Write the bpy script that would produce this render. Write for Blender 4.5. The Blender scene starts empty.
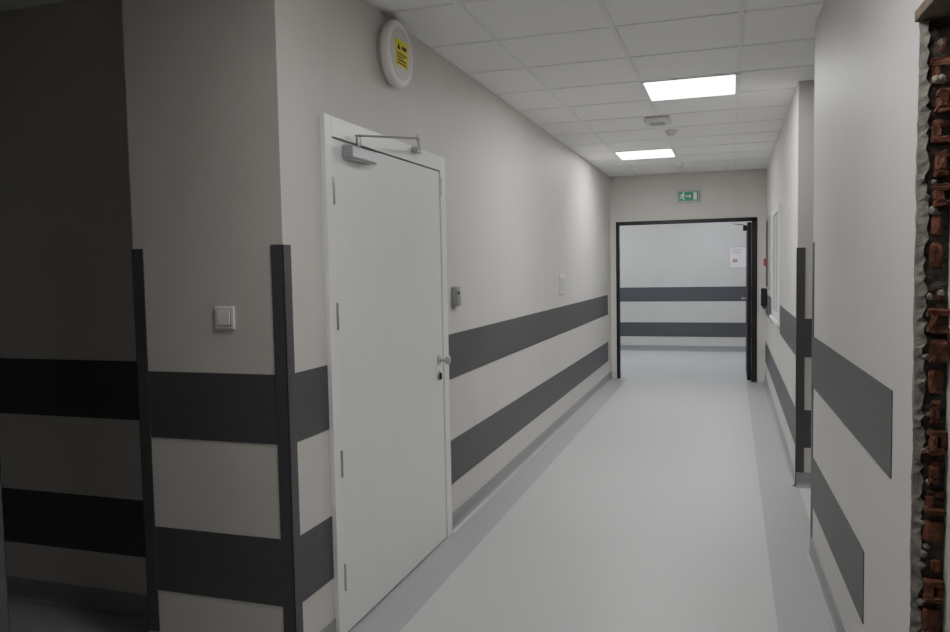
import bpy, bmesh, random
from math import *
from mathutils import Vector, Matrix
random.seed(7)
scene=bpy.context.scene
col=scene.collection

# ------------------------------------------------------------------ materials
def mat(name,color,rough=0.6,metal=0.0,noise=None,bump=0.0,bscale=60,emit=None,estr=0,spec=None):
    m=bpy.data.materials.new(name); m.use_nodes=True
    nt=m.node_tree; b=nt.nodes['Principled BSDF']
    b.inputs['Base Color'].default_value=(*color,1)
    b.inputs['Roughness'].default_value=rough
    b.inputs['Metallic'].default_value=metal
    if spec is not None: b.inputs['Specular IOR Level'].default_value=spec
    if emit:
        b.inputs['Emission Color'].default_value=(*emit,1)
        b.inputs['Emission Strength'].default_value=estr
    tc=nt.nodes.new('ShaderNodeTexCoord')
    if noise:
        sc,amt=noise
        n=nt.nodes.new('ShaderNodeTexNoise'); n.inputs['Scale'].default_value=sc; n.inputs['Detail'].default_value=6
        nt.links.new(tc.outputs['Object'],n.inputs['Vector'])
        r=nt.nodes.new('ShaderNodeValToRGB')
        r.color_ramp.elements[0].position=.3; r.color_ramp.elements[1].position=.7
        r.color_ramp.elements[0].color=(*[max(0,c*(1-amt)) for c in color],1)
        r.color_ramp.elements[1].color=(*[min(1,c*(1+amt)) for c in color],1)
        nt.links.new(n.outputs['Fac'],r.inputs['Fac']); nt.links.new(r.outputs['Color'],b.inputs['Base Color'])
    if bump:
        n2=nt.nodes.new('ShaderNodeTexNoise'); n2.inputs['Scale'].default_value=bscale; n2.inputs['Detail'].default_value=4
        nt.links.new(tc.outputs['Object'],n2.inputs['Vector'])
        bp=nt.nodes.new('ShaderNodeBump'); bp.inputs['Strength'].default_value=bump; bp.inputs['Distance'].default_value=.01
        nt.links.new(n2.outputs['Fac'],bp.inputs['Height']); nt.links.new(bp.outputs['Normal'],b.inputs['Normal'])
    return m
M_wall=mat('wall_paint_cream',(.64,.62,.59),.55,noise=(3,.03),bump=.08,bscale=90)
M_stripe=mat('stripe_vinyl_grey',(.094,.093,.101),.5,noise=(40,.06),bump=.05,bscale=200)
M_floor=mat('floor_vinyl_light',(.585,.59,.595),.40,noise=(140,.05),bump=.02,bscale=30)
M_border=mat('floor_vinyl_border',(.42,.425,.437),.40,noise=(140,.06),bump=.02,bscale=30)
M_base=mat('baseboard_vinyl',(.33,.335,.345),.4,noise=(120,.06))
M_tile=mat('ceiling_tile',(.87,.87,.865),.9,noise=(220,.04),bump=.15,bscale=300)
M_bar=mat('ceiling_t_bar',(.80,.80,.79),.5,noise=(20,.02))
M_guard=mat('corner_guard_plastic',(.092,.089,.094),.45,noise=(60,.06))
M_door=mat('door_laminate_white',(.82,.84,.825),.4,noise=(5,.015),bump=.02)
M_frame=mat('door_frame_white',(.85,.86,.845),.35,noise=(5,.015))
M_gap=mat('gap_shade_and_nozzle',(.05,.05,.05),.8,noise=(50,.1))  # near-black painted in for shade inside gaps; also the nozzle colour
M_metal=mat('brushed_steel',(.52,.53,.54),.32,1.0,noise=(80,.06))
M_alu=mat('silver_paint',(.40,.41,.43),.4,.5,noise=(80,.04))
M_dark=mat('dark_steel',(.03,.03,.035),.4,.3,noise=(60,.1))
M_black=mat('black_frame_coat',(.012,.012,.014),.45,noise=(60,.1))
M_white=mat('white_plastic',(.80,.80,.78),.4,noise=(20,.02))
M_off=mat('offwhite_plastic',(.66,.65,.61),.45,noise=(20,.02))
M_yellow=mat('label_yellow',(.80,.72,.04),.5,noise=(50,.03))
M_ink=mat('black_ink',(.02,.02,.02),.6,noise=(50,.1))
M_red=mat('red_plastic',(.55,.03,.02),.4,noise=(50,.05))
M_redink=mat('printed_ink_grey_red',(.40,.22,.22),.6,noise=(50,.05))
M_green=mat('exit_green',(.02,.26,.15),.4,noise=(50,.03),emit=(.02,.45,.22),estr=.03)
M_pict=mat('pictogram_white',(.62,.70,.65),.4,noise=(50,.02),emit=(.8,.9,.8),estr=.08)
M_paper=mat('paper',(.90,.89,.88),.7,noise=(50,.01))
M_brick=mat('brick_red',(.135,.062,.042),.95,noise=(22,.55),bump=.6,bscale=60,spec=.2)
M_mortar=mat('mortar_rough',(.085,.075,.065),.95,noise=(30,.45),bump=.5,bscale=60)
M_plaster=mat('broken_plaster',(.20,.185,.165),.95,noise=(30,.4),bump=.5,bscale=60)
M_rust=mat('rusty_steel',(.13,.10,.075),.8,noise=(30,.4),bump=.4)
M_light=mat('light_diffuser',(.9,.9,.9),.5,noise=(5,.01),emit=(1,.99,.97),estr=29)
M_light2=mat('light_diffuser_near',(.9,.9,.9),.5,noise=(5,.01),emit=(1,.985,.96),estr=18.5)
M_fill_rear=mat('fill_diffuser_rear',(.9,.9,.9),.5,noise=(5,.01),emit=(1,.985,.96),estr=7)  # emitter of the added fill panel behind the camera
M_fill_far=mat('fill_diffuser_far',(.9,.9,.9),.5,noise=(5,.01),emit=(.86,.92,1),estr=28)  # bluish emitter of the added far-room fill panels
M_glass=mat('window_glass',(.25,.27,.28),.08,noise=(5,.05))

# ------------------------------------------------------------------ helpers
def obj_from_bm(name,bm,mats,parent=None):
    me=bpy.data.meshes.new(name); bm.normal_update(); bm.to_mesh(me); bm.free()
    for m in (mats if isinstance(mats,list) else [mats]): me.materials.append(m)
    o=bpy.data.objects.new(name,me); col.objects.link(o)
    if parent: o.parent=parent
    return o
def add_box(bm,x0,x1,y0,y1,z0,z1,mi=0,bev=0,M=None):
    vs=[bm.verts.new((x,y,z)) for x in(x0,x1) for y in(y0,y1) for z in(z0,z1)]
    idx=[(0,1,3,2),(4,6,7,5),(0,4,5,1),(2,3,7,6),(0,2,6,4),(1,5,7,3)]
    fs=[bm.faces.new([vs[i] for i in f]) for f in idx]
    for f in fs: f.material_index=mi
    if bev:
        es=list({e for f in fs for e in f.edges})
        r=bmesh.ops.bevel(bm,geom=es,offset=bev,segments=2,affect='EDGES',profile=.5)
        for f in r['faces']: f.material_index=mi
        vs=list({v for v in vs if v.is_valid}|set(r['verts']))
    if M is not None: bmesh.ops.transform(bm,matrix=M,verts=vs)
    return vs
def box(name,x0,x1,y0,y1,z0,z1,m,parent=None,bev=0,M=None):
    bm=bmesh.new(); add_box(bm,x0,x1,y0,y1,z0,z1,0,bev,M)
    bmesh.ops.recalc_face_normals(bm,faces=bm.faces)
    return obj_from_bm(name,bm,m,parent)
def empty(name,loc=(0,0,0)):
    e=bpy.data.objects.new(name,None); e.empty_display_size=.1; col.objects.link(e); return e
def cyl(name,c,axis,r,h,m,parent=None,seg=40,bev=0,r2=None):
    bm=bmesh.new()
    bmesh.ops.create_cone(bm,cap_ends=True,segments=seg,radius1=r,radius2=r if r2 is None else r2,depth=h)
    if bev:
        es=[e for e in bm.edges if abs(e.verts[0].co.z-e.verts[1].co.z)<1e-6]
        bmesh.ops.bevel(bm,geom=es,offset=bev,segments=4,affect='EDGES',profile=.5)
    q=Vector((0,0,1)).rotation_difference(Vector(axis).normalized())
    bmesh.ops.transform(bm,matrix=Matrix.Translation(c)@q.to_matrix().to_4x4(),verts=bm.verts)
    o=obj_from_bm(name,bm,m,parent)
    for p in o.data.polygons: p.use_smooth=len(p.vertices)==4
    return o
def rod(name,a,b,w,t,m,parent=None):
    a=Vector(a);b=Vector(b);d=b-a
    bm=bmesh.new(); add_box(bm,-w/2,w/2,-t/2,t/2,0,d.length,0,min(w,t)*.2)
    up=Vector((0,0,1)); z=d.normalized(); x=up.cross(z).normalized(); y=z.cross(x)
    R=Matrix((x,y,z)).transposed().to_4x4()
    bmesh.ops.transform(bm,matrix=Matrix.Translation(a)@R,verts=bm.verts)
    bmesh.ops.recalc_face_normals(bm,faces=bm.faces)
    return obj_from_bm(name,bm,m,parent)

# ------------------------------------------------------------------ dims
XL=-1.521; XR=.416; YC=2.431; YE=10.406; ZC=2.68; XA=-2.18
T=[(.874,1.130),(.268,.521)]
ang=atan(.0254)
MR=Matrix.Translation((.394,4.261,0))@Matrix.Rotation(ang,4,'Z')   # near right wall frame: local -y runs toward camera

# ------------------------------------------------------------------ floor
bm=bmesh.new()
def fq(x0,x1,y0,y1,mi):
    f=bm.faces.new([bm.verts.new(p) for p in((x0,y0,0),(x1,y0,0),(x1,y1,0),(x0,y1,0))]); f.material_index=mi
xa,xb=XL+.215,.185
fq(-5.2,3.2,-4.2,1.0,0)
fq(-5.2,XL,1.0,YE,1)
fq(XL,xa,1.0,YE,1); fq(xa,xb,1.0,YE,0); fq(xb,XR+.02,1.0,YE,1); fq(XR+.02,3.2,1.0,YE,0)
fq(-5.2,3.2,YE,14.4,0)
floor=obj_from_bm('floor',bm,[M_floor,M_border])

# ------------------------------------------------------------------ ceiling with T-bar grid
ceil=box('ceiling',-5.2,3.2,-4.2,14.4,ZC,ZC+.1,M_tile)
bm=bmesh.new()
x=.045-.6*8
while x<3.2:
    if x>-5.2: add_box(bm,x-.011,x+.011,-4.2,14.2,ZC-.005,ZC+.001)
    x+=.6
y=5.14-.6*15
while y<14.2:
    add_box(bm,-5.2,3.2,y-.011,y+.011,ZC-.004,ZC+.001)
    y+=.6
obj_from_bm('t_bar_grid',bm,M_bar,ceil)

# ------------------------------------------------------------------ walls
box('wall_left',XA,XL,YC,YE+.2,0,ZC,M_wall)
box('wall_left_alcove',-5.2,XA,2.70,2.95,0,ZC,M_wall)
box('wall_left_near',-2.4,-1.90,-4.0,1.578,0,ZC,M_wall)
box('wall_far_left',-5.2,-5.0,-4.0,14.4,0,ZC,M_wall)
box('wall_behind',-5.2,3.2,-4.2,-4.0,0,ZC,M_wall)
box('wall_right',XR,XR+.2,5.544,YE+.2,0,ZC,M_wall)
box('wall_right_return',XR+.2,3.2,5.544,5.744,0,ZC,M_wall)
box('wall_far_right',3.0,3.2,-4.0,14.4,0,ZC,M_wall)
bm=bmesh.new()
add_box(bm,0,.30,-2.05,0,0,ZC)
add_box(bm,0,.30,-3.25,-2.05,2.12,ZC)
add_box(bm,0,.30,-8.2,-3.25,0,ZC)
bmesh.ops.transform(bm,matrix=MR,verts=bm.verts); bmesh.ops.recalc_face_normals(bm,faces=bm.faces)
obj_from_bm('wall_right_near',bm,M_wall)
bm=bmesh.new()
ex0,ex1,ez=-1.435,.293,2.07
add_box(bm,XL,ex0,YE,YE+.2,0,ez); add_box(bm,ex1,XR,YE,YE+.2,0,ez); add_box(bm,XL,XR,YE,YE+.2,ez,ZC)
bmesh.ops.recalc_face_normals(bm,faces=bm.faces)
obj_from_bm('wall_end',bm,M_wall)
YB=13.9
box('wall_back',-5.0,3.0,YB,YB+.2,0,ZC,M_wall)

# ------------------------------------------------------------------ stripes (trim)
tn=[0]
def trim(x0,x1,y0,y1,z0,z1,M=None):
    tn[0]+=1
    return box('trim_%d'%tn[0],x0,x1,y0,y1,z0,z1,M_stripe,None,0,M)
e=.003
d0,d1=2.722,4.060
for z0,z1 in T:
    trim(XL,XL+e,YC+.045,d0,z0,z1)
    trim(XL,XL+e,d1,10.12,z0,z1)
    trim(XA+.045,XL-.045,YC-e,YC,z0,z1)
    trim(-5.0,XA,2.70-e,2.70,z0,z1)
    trim(XR+.045,3.0,5.544-e,5.544,z0,z1)
trim(XR-e,XR,5.59,7.40,T[0][0],T[0][1]); trim(XR-e,XR,8.52,YE,T[0][0],T[0][1])
trim(XR-e,XR,5.59,YE,T[1][0],T[1][1])
trim(-e,0,-1.80,-.045,T[0][0],T[0][1],MR)
trim(-e,0,-1.41,-.045,T[1][0],T[1][1],MR)
for z0,z1 in ((.87,1.12),(.255,.505)): trim(-5.0,3.0,YB-e,YB,z0,z1)

# ------------------------------------------------------------------ baseboards (coved)
def coved(name,a,b,n,m=M_base,h=.10):
    a=Vector((*a,0)); b=Vector((*b,0)); n=Vector((*n,0)).normalized()
    prof=[(0,h),(.006,h),(.006,.03),(.012,.012),(.03,.0015),(0,0.0)]
    bm=bmesh.new()
    A=[bm.verts.new(a+n*p+Vector((0,0,q))) for p,q in prof]; B=[bm.verts.new(b+n*p+Vector((0,0,q))) for p,q in prof]
    for i in range(len(prof)):
        j=(i+1)%len(prof); bm.faces.new([A[i],A[j],B[j],B[i]])
    bm.faces.new(A); bm.faces.new(B[::-1]); bmesh.ops.recalc_face_normals(bm,faces=bm.faces)
    return obj_from_bm(name,bm,m)
coved('baseboard_left',(XL,d1),(XL,YE),(1,0))
coved('baseboard_left_corner',(XL,YC),(XL,d0),(1,0))
coved('baseboard_left_return',(XA,YC),(XL,YC),(0,-1))
coved('baseboard_left_alcove',(-5,2.70),(XA,2.70),(0,-1))
coved('baseboard_right',(XR,5.544),(XR,YE),(-1,0))
coved('baseboard_right_return',(XR,5.544),(3.0,5.544),(0,-1))
p1=MR@Vector((0,0,0)); p2=MR@Vector((0,-2.05,0))
coved('baseboard_right_near',(p1.x,p1.y),(p2.x,p2.y),(-1,-.0254))
coved('baseboard_back',(-5,YB),(3,YB),(0,-1))
coved('baseboard_left_near',(-1.90,-4),(-1.90,1.578),(1,0))

# ------------------------------------------------------------------ corner guards
def guard(corner,dx,dy,M=None,h=1.6,z0=0.0,w=.048,t=.004):
    bm=bmesh.new(); cx,cy=corner
    def seg(xa,xb,ya,yb): add_box(bm,min(xa,xb),max(xa,xb),min(ya,yb),max(ya,yb),z0,h,0,.0012)
    seg(cx-dx*t,cx+dx*w,cy-dy*t,cy)
    seg(cx-dx*t,cx,cy-dy*t,cy+dy*w)
    if M is not None: bmesh.ops.transform(bm,matrix=M,verts=bm.verts)
    bmesh.ops.recalc_face_normals(bm,faces=bm.faces)
    return obj_from_bm('corner_guard',bm,M_guard)
guard((XL,YC),-1,1)
guard((XA,YC),1,1)
guard((XR,5.544),1,1)
guard((0,0),1,-1,MR)
guard((-1.90,1.578),-1,-1)

# ------------------------------------------------------------------ door_1 in left wall
D=empty('door_1')
fp=XL+.022; fw=.055
bm=bmesh.new()
add_box(bm,XL,fp,d0,d0+fw,0,2.114,0,.002)
add_box(bm,XL,fp,d1-.075,d1,0,2.114,0,.002)
add_box(bm,XL,fp,d0+fw,d1-.075,2.035,2.114,0,.002)
bmesh.ops.recalc_face_normals(bm,faces=bm.faces)
obj_from_bm('frame',bm,M_frame,D)
box('gap_shade_strip',XL,XL+.003,d0+fw-.001,d1-.074,0.0,2.036,M_gap,D)  # dark strip stands in for the shade between leaf and frame
box('leaf',XL+.003,XL+.016,d0+fw+.005,d1-.081,.008,2.029,M_door,D,.002)
for i,z in enumerate((1.82,1.32,.72,.25)):
    cyl('hinge_%d'%(i+1),(XL+.024,d0+fw+.001,z),(0,0,1),.0055,.11,M_metal,D,16,.0015)
    box('hinge_plate_%d'%(i+1),XL+.016,XL+.018,d0+fw+.003,d0+fw+.016,z-.05,z+.05,M_alu,D,.0008)
# closer
box('closer_body',XL+.016,XL+.064,2.865,3.105,1.958,2.014,M_alu,D,.008)
cyl('closer_cap',(XL+.040,3.107,1.986),(0,1,0),.020,.006,M_metal,D,24,.002)
cyl('closer_pivot',(XL+.042,2.97,2.036),(0,0,1),.012,.045,M_metal,D,20,.002)
rod('closer_arm',(XL+.042,2.95,2.062),(XL+.20,3.24,2.082),.020,.007,M_metal,D)
cyl('closer_elbow',(XL+.20,3.24,2.086),(0,0,1),.010,.024,M_metal,D,20,.002)
rod('closer_forearm',(XL+.20,3.23,2.094),(XL+.055,3.62,2.094),.014,.009,M_metal,D)
box('closer_bracket',XL+.022,XL+.060,3.58,3.65,2.080,2.105,M_metal,D,.003)
# handle
hy=d1-.145
cyl('handle_rosette',(XL+.019,hy,1.01),(1,0,0),.026,.008,M_metal,D,32,.002)
cyl('handle_neck',(XL+.045,hy,1.01),(1,0,0),.010,.05,M_metal,D,20,.001)
cyl('handle_knob',(XL+.070,hy,1.01),(1,0,0),.023,.024,M_metal,D,32,.008)
cyl('lock_rosette',(XL+.019,hy,.925),(1,0,0),.026,.008,M_metal,D,32,.002)
box('lock_cylinder',XL+.02,XL+.032,hy-.006,hy+.006,.905,.94,M_dark,D,.002)
box('strike_plate',XL+.022,XL+.0235,d1-.073,d1-.062,1.90,2.0,M_alu,D)

# ------------------------------------------------------------------ alarm sounder disc
A=empty('fire_alarm_sounder')
ac=(3.395,2.503)
cyl('base',(XL+.010,*ac),(1,0,0),.135,.020,M_off,A,64,.004)
o=cyl('dome',(XL+.040,*ac),(1,0,0),.150,.045,M_white,A,64,.014)
cyl('rim_ring',(XL+.0635,*ac),(1,0,0),.118,.003,M_off,A,64,.001)
lx=XL+.065
box('label',lx,lx+.0015,ac[0]-.072,ac[0]+.072,ac[1]-.060,ac[1]+.060,M_yellow,A)
bm=bmesh.new()
for i,(a,b) in enumerate(((-.055,.055),(-.055,.02),(-.055,.045),(-.055,.05))):
    z=ac[1]-.005-i*.014
    y=ac[0]+a
    while y<ac[0]+b:
        w=random.uniform(.008,.02); add_box(bm,lx+.0015,lx+.002,y,min(y+w,ac[0]+b),z-.004,z+.004); y+=w+.004
y0,z0=ac[0]-.035,ac[1]+.014
v=[bm.verts.new((lx+.002,y0+a,z0+b)) for a,b in((-.018,0),(.018,0),(0,.033))]; bm.faces.new(v)
add_box(bm,lx+.0015,lx+.002,ac[0],ac[0]+.052,ac[1]+.020,ac[1]+.036)
obj_from_bm('label_print',bm,M_ink,A)

# ------------------------------------------------------------------ card reader, wall plate, switch
C=empty('card_reader')
box('body',XL,XL+.028,4.185,4.265,1.285,1.400,M_alu,C,.005)
box('front_pad',XL+.028,XL+.030,4.193,4.257,1.30,1.385,M_metal,C,.001)
box('sensor',XL+.030,XL+.031,4.21,4.24,1.355,1.372,M_dark,C)
W=empty('wall_thermostat')
box('plate',XL,XL+.012,7.12,7.33,1.25,1.43,M_white,W,.004)
box('cover',XL+.012,XL+.020,7.15,7.30,1.28,1.40,M_off,W,.003)
S=empty('light_switch')
box('frame',-1.815,-1.731,YC-.010,YC,1.295,1.379,M_white,S,.004)
box('rocker',-1.801,-1.745,YC-.015,YC-.009,1.309,1.365,M_white,S,.003)
box('rocker_gap_shade',-1.8025,-1.7435,YC-.0105,YC-.0100,1.3075,1.3665,M_gap,S)  # dark sheet painting the shade around the rocker

# ------------------------------------------------------------------ ceiling lights, plus unseen fill panels added for brightness
def panel(x0,y0,m):
    P=empty('ceiling_light_panel')
    bm=bmesh.new(); w=.6; t=.022
    x1,y1=x0+w,y0+w; z0,z1=ZC-.012,ZC-.005
    add_box(bm,x0,x1,y0,y0+t,z0,z1); add_box(bm,x0,x1,y1-t,y1,z0,z1)
    add_box(bm,x0,x0+t,y0+t,y1-t,z0,z1); add_box(bm,x1-t,x1,y0+t,y1-t,z0,z1)
    obj_from_bm('bezel',bm,M_white,P)
    box('diffuser',x0+t,x1-t,y0+t,y1-t,ZC-.010,ZC-.006,m,P)
panel(-.555,5.14,M_light)
panel(-1.155,8.14,M_light)
panel(-.555,1.54,M_light2)
panel(-.555,-1.46,M_fill_rear)  # unseen fill panel added behind the camera to light the near walls
panel(-.555,12.34,M_fill_far)  # unseen fill panel added to brighten the far room
panel(-2.355,12.34,M_fill_far)  # second added far-room fill, also out of view

# ------------------------------------------------------------------ ceiling devices
K=empty('ceiling_speaker_box')
box('housing',-.66,-.46,6.36,6.56,ZC-.045,ZC-.004,M_off,K,.012)
box('grille',-.62,-.50,6.40,6.52,ZC-.052,ZC-.044,M_alu,K,.004)
for (x,y) in ((-.50,7.08),(-.57,9.38)):
    K=empty('smoke_detector')
    cyl('base',(x,y,ZC-.012),(0,0,1),.052,.020,M_white,K,40,.004)
    cyl('chamber',(x,y,ZC-.036),(0,0,1),.026,.03,M_off,K,32,.004,r2=.04)

# ------------------------------------------------------------------ exit sign
E=empty('exit_sign')
sx0,sx1,sz0,sz1=-.66,-.385,2.30,2.45; sy=YE
box('housing',sx0,sx1,sy-.05,sy,sz0,sz1,M_alu,E,.006)
box('green_face',sx0+.014,sx1-.014,sy-.053,sy-.050,sz0+.016,sz1-.016,M_green,E)
bm=bmesh.new(); yy=sy-.0545
def poly(pts): bm.faces.new([bm.verts.new((x,yy,z)) for x,z in pts])
cx=sx0+.068; cz=(sz0+sz1)/2
n=14; poly([(cx+.012*cos(2*pi*i/n)+.012,cz+.040+.012*sin(2*pi*i/n)) for i in range(n)])
poly([(cx-.010,cz-.008),(cx+.010,cz-.008),(cx+.018,cz+.026),(cx-.004,cz+.026)])
poly([(cx-.010,cz-.004),(cx-.040,cz-.022),(cx-.036,cz-.033),(cx+.002,cz-.012)])
poly([(cx,cz-.008),(cx+.012,cz-.006),(cx+.028,cz-.028),(cx+.012,cz-.052),(cx+.002,cz-.046),(cx+.012,cz-.028)])
poly([(cx+.014,cz+.024),(cx+.040,cz+.006),(cx+.034,cz-.002),(cx+.008,cz+.014)])
poly([(cx-.002,cz+.025),(cx-.034,cz+.018),(cx-.032,cz+.009),(cx,cz+.014)])
ax=sx0+.14
poly([(ax-.02,cz+.007),(ax-.02,cz-.007),(ax+.018,cz-.007),(ax+.018,cz+.007)])
poly([(ax+.018,cz+.022),(ax+.018,cz-.022),(ax+.038,cz)])
poly([(sx1-.070,cz+.046),(sx1-.070,cz-.046),(sx1-.030,cz-.046),(sx1-.030,cz+.046)])
obj_from_bm('pictogram',bm,M_pict,E)

# ------------------------------------------------------------------ door_2: black frame, open leaf
G=empty('door_2')
bm=bmesh.new()
y0,y1=YE-.012,YE+.075
add_box(bm,ex0-.012,ex0+.028,y0,y1,0,ez,0,.003)
add_box(bm,ex1-.045,ex1+.02,y0,y1,0,ez,0,.003)
add_box(bm,ex0-.012,ex1+.02,y0,y1,ez-.035,ez+.012,0,.003)
bmesh.ops.recalc_face_normals(bm,faces=bm.faces)
obj_from_bm('frame',bm,M_black,G)
box('leaf_open',ex1-.095,ex1-.046,YE+.08,YE+1.15,.01,ez-.045,M_black,G,.003)
box('closer_body',ex1-.145,ex1-.096,YE+.20,YE+.45,1.93,1.99,M_dark,G,.006)
rod('closer_arm',(ex1-.12,YE+.32,2.0),(ex1-.26,YE+.09,2.01),.02,.008,M_dark,G)
cyl('lever_neck',(ex1-.115,YE+1.07,1.02),(1,0,0),.01,.05,M_metal,G,16)
box('lever',ex1-.152,ex1-.138,YE+.95,YE+1.08,1.01,1.03,M_metal,G,.004)

P=empty('wall_notice')
bm=bmesh.new(); add_box(bm,-.030,.250,YB-.006,YB,1.43,1.79); obj_from_bm('backing',bm,M_alu,P)
box('sheet',-.020,.240,YB-.009,YB-.006,1.44,1.78,M_paper,P)
bm=bmesh.new()
for i in range(3):
    z=1.74-i*.03; add_box(bm,.015,.015+random.uniform(.12,.19),YB-.0105,YB-.009,z,z+.010)
add_box(bm,.025,.105,YB-.0105,YB-.009,1.525,1.585)
obj_from_bm('printed_lines',bm,M_redink,P)

# ------------------------------------------------------------------ right wall: hatch window, display, dispenser, call point
Wn=empty('window_1')
wy0,wy1,wz0,wz1=7.42,8.50,.97,2.03
bm=bmesh.new(); xf=XR-.02
add_box(bm,xf,XR,wy0,wy0+.06,wz0,wz1,0,.003); add_box(bm,xf,XR,wy1-.06,wy1,wz0,wz1,0,.003)
add_box(bm,xf,XR,wy0+.06,wy1-.06,wz1-.06,wz1,0,.003); add_box(bm,xf,XR,wy0+.06,wy1-.06,wz0,wz0+.06,0,.003)
add_box(bm,xf+.004,XR,(wy0+wy1)/2-.02,(wy0+wy1)/2+.02,wz0+.06,wz1-.06,0,.003)
obj_from_bm('frame',bm,M_frame,Wn)
box('glass',XR-.006,XR-.002,wy0+.05,wy1-.05,wz0+.05,wz1-.05,M_glass,Wn)
box('sill',XR-.04,XR,wy0-.03,wy1+.03,wz0-.03,wz0,M_frame,Wn,.005)
H=empty('notice_board')
box('frame',XR-.022,XR,9.25,9.85,1.20,2.02,M_alu,H,.004)
box('board',XR-.025,XR-.022,9.29,9.81,1.24,1.98,M_dark,H)
Q=empty('hand_sanitizer_dispenser')
box('body',XR-.07,XR,9.98,10.12,.98,1.20,M_dark,Q,.012)
box('nozzle',XR-.05,XR-.02,10.03,10.07,.95,.98,M_gap,Q,.004)
Q=empty('fire_call_point')
box('housing',XR-.035,XR+.001,10.20,10.29,1.47,1.56,M_red,Q,.006)
box('press_plate',XR-.038,XR-.035,10.22,10.27,1.49,1.54,M_white,Q,.001)

# ------------------------------------------------------------------ broken-out brick jamb with steel lintel
J=empty('exposed_brick_jamb')
def jag(name,x0,x1,ya,yb,z0,z1,m,amp,nz=140,nx=8):
    bm=bmesh.new(); rows=[]
    for k in range(nz+1):
        z=z0+(z1-z0)*k/nz; row=[]
        for i in range(nx+1):
            x=x0+(x1-x0)*(i/nx)**1.4
            row.append(bm.verts.new((x,ya+random.uniform(-amp,amp) if 0<i<nx else yb,z)))
        rows.append(row)
    for k in range(nz):
        for i in range(nx): bm.faces.new([rows[k][i],rows[k][i+1],rows[k+1][i+1],rows[k+1][i]])
    bmesh.ops.recalc_face_normals(bm,faces=bm.faces)
    bmesh.ops.transform(bm,matrix=MR,verts=bm.verts)
    return obj_from_bm(name,bm,m,J)
jag('mortar_face',.002,.30,-2.056,-2.049,.0,2.09,M_mortar,.003)
bm=bmesh.new()
z=.02
while z<2.03:
    h=random.uniform(.054,.064); dep=random.uniform(.018,.044)
    x0=.018+random.uniform(0,.014); x1=.060+random.uniform(-.012,.010)
    kind=random.random(); vs=[]
    if kind<.60:
        vs+=add_box(bm,x0,x1-random.uniform(0,.012),-2.05-dep,-2.045,z,z+h*.28,0,.004)
        vs+=add_box(bm,x0+random.uniform(0,.010),x1,-2.05-dep*random.uniform(.7,1),-2.045,z+h*.72,z+h,0,.004)
        vs+=add_box(bm,x0+random.uniform(.0,.010),x0+.020,-2.05-dep,-2.045,z+h*.26,z+h*.74,0,.003)
        if random.random()<.6: vs+=add_box(bm,x1-.014,x1,-2.05-dep*.8,-2.045,z+h*.26,z+h*.74,0,.003)
    elif kind<.86:
        vs+=add_box(bm,x0,x1,-2.05-dep,-2.045,z,z+h,0,.008)
    else:
        vs+=add_box(bm,x0+.012,x1,-2.05-dep*.6,-2.045,z,z+h*.55,0,.006)
    for v in vs:
        if v.is_valid: v.co+=Vector([random.uniform(-.0028,.0028) for _ in range(3)])
    z+=h+.018
bmesh.ops.transform(bm,matrix=MR,verts=bm.verts)
obj_from_bm('hollow_bricks',bm,M_brick,J)
bm=bmesh.new()
for k in range(40):
    c=Vector((random.uniform(.004,.05),-2.060-random.uniform(0,.010),random.uniform(.02,2.06)))
    r=bmesh.ops.create_icosphere(bm,subdivisions=2,radius=random.uniform(.006,.012),matrix=MR@Matrix.Translation(c))
    for v in r['verts']: v.co+=Vector([random.uniform(-.002,.002) for _ in range(3)])
obj_from_bm('mortar_lumps',bm,M_plaster,J)
bm=bmesh.new(); n=160; A1=[];B1=[];C1=[]; w=.012
for k in range(n+1):
    z=2.09*k/n; w=min(.024,max(.003,w+random.uniform(-.006,.006)))
    A1.append(bm.verts.new((-.0025,-2.05+w,z))); B1.append(bm.verts.new((-.004+random.uniform(-.002,.002),-2.052,z))); C1.append(bm.verts.new((.014+random.uniform(-.005,.008),-2.064,z)))
for k in range(n):
    bm.faces.new([A1[k],B1[k],B1[k+1],A1[k+1]]); bm.faces.new([B1[k],C1[k],C1[k+1],B1[k+1]])
bmesh.ops.transform(bm,matrix=MR,verts=bm.verts)
obj_from_bm('chipped_plaster_edge',bm,M_plaster,J)
box('inner_lining',.068,.12,-2.12,-2.05,0,2.09,M_wall,J,.002,MR)
box('steel_lintel',-.012,.30,-3.27,-2.035,2.092,2.12,M_rust,J,.003,MR)

# ------------------------------------------------------------------ world
w=bpy.data.worlds.new('world'); scene.world=w; w.use_nodes=True
w.node_tree.nodes['Background'].inputs[0].default_value=(.5,.52,.56,1)
w.node_tree.nodes['Background'].inputs[1].default_value=.1

# ------------------------------------------------------------------ camera
f=776.544;yw,pt,rl=radians(18.274),radians(-3.475),radians(-1.072)
F=Vector((-sin(yw)*cos(pt),cos(yw)*cos(pt),sin(pt)))
R=Vector((cos(yw),sin(yw),0)); U=R.cross(F)
c,s=cos(rl),sin(rl)
R2=c*R+s*U; U2=-s*R+c*U
cam=bpy.data.cameras.new('camera'); co=bpy.data.objects.new('camera',cam); col.objects.link(co)
cam.sensor_width=36; cam.lens=f/950*36; cam.clip_start=.02
m=Matrix((R2,U2,-F)).transposed().to_4x4(); m.translation=Vector((0,0,1.5))
co.matrix_world=m
scene.camera=co
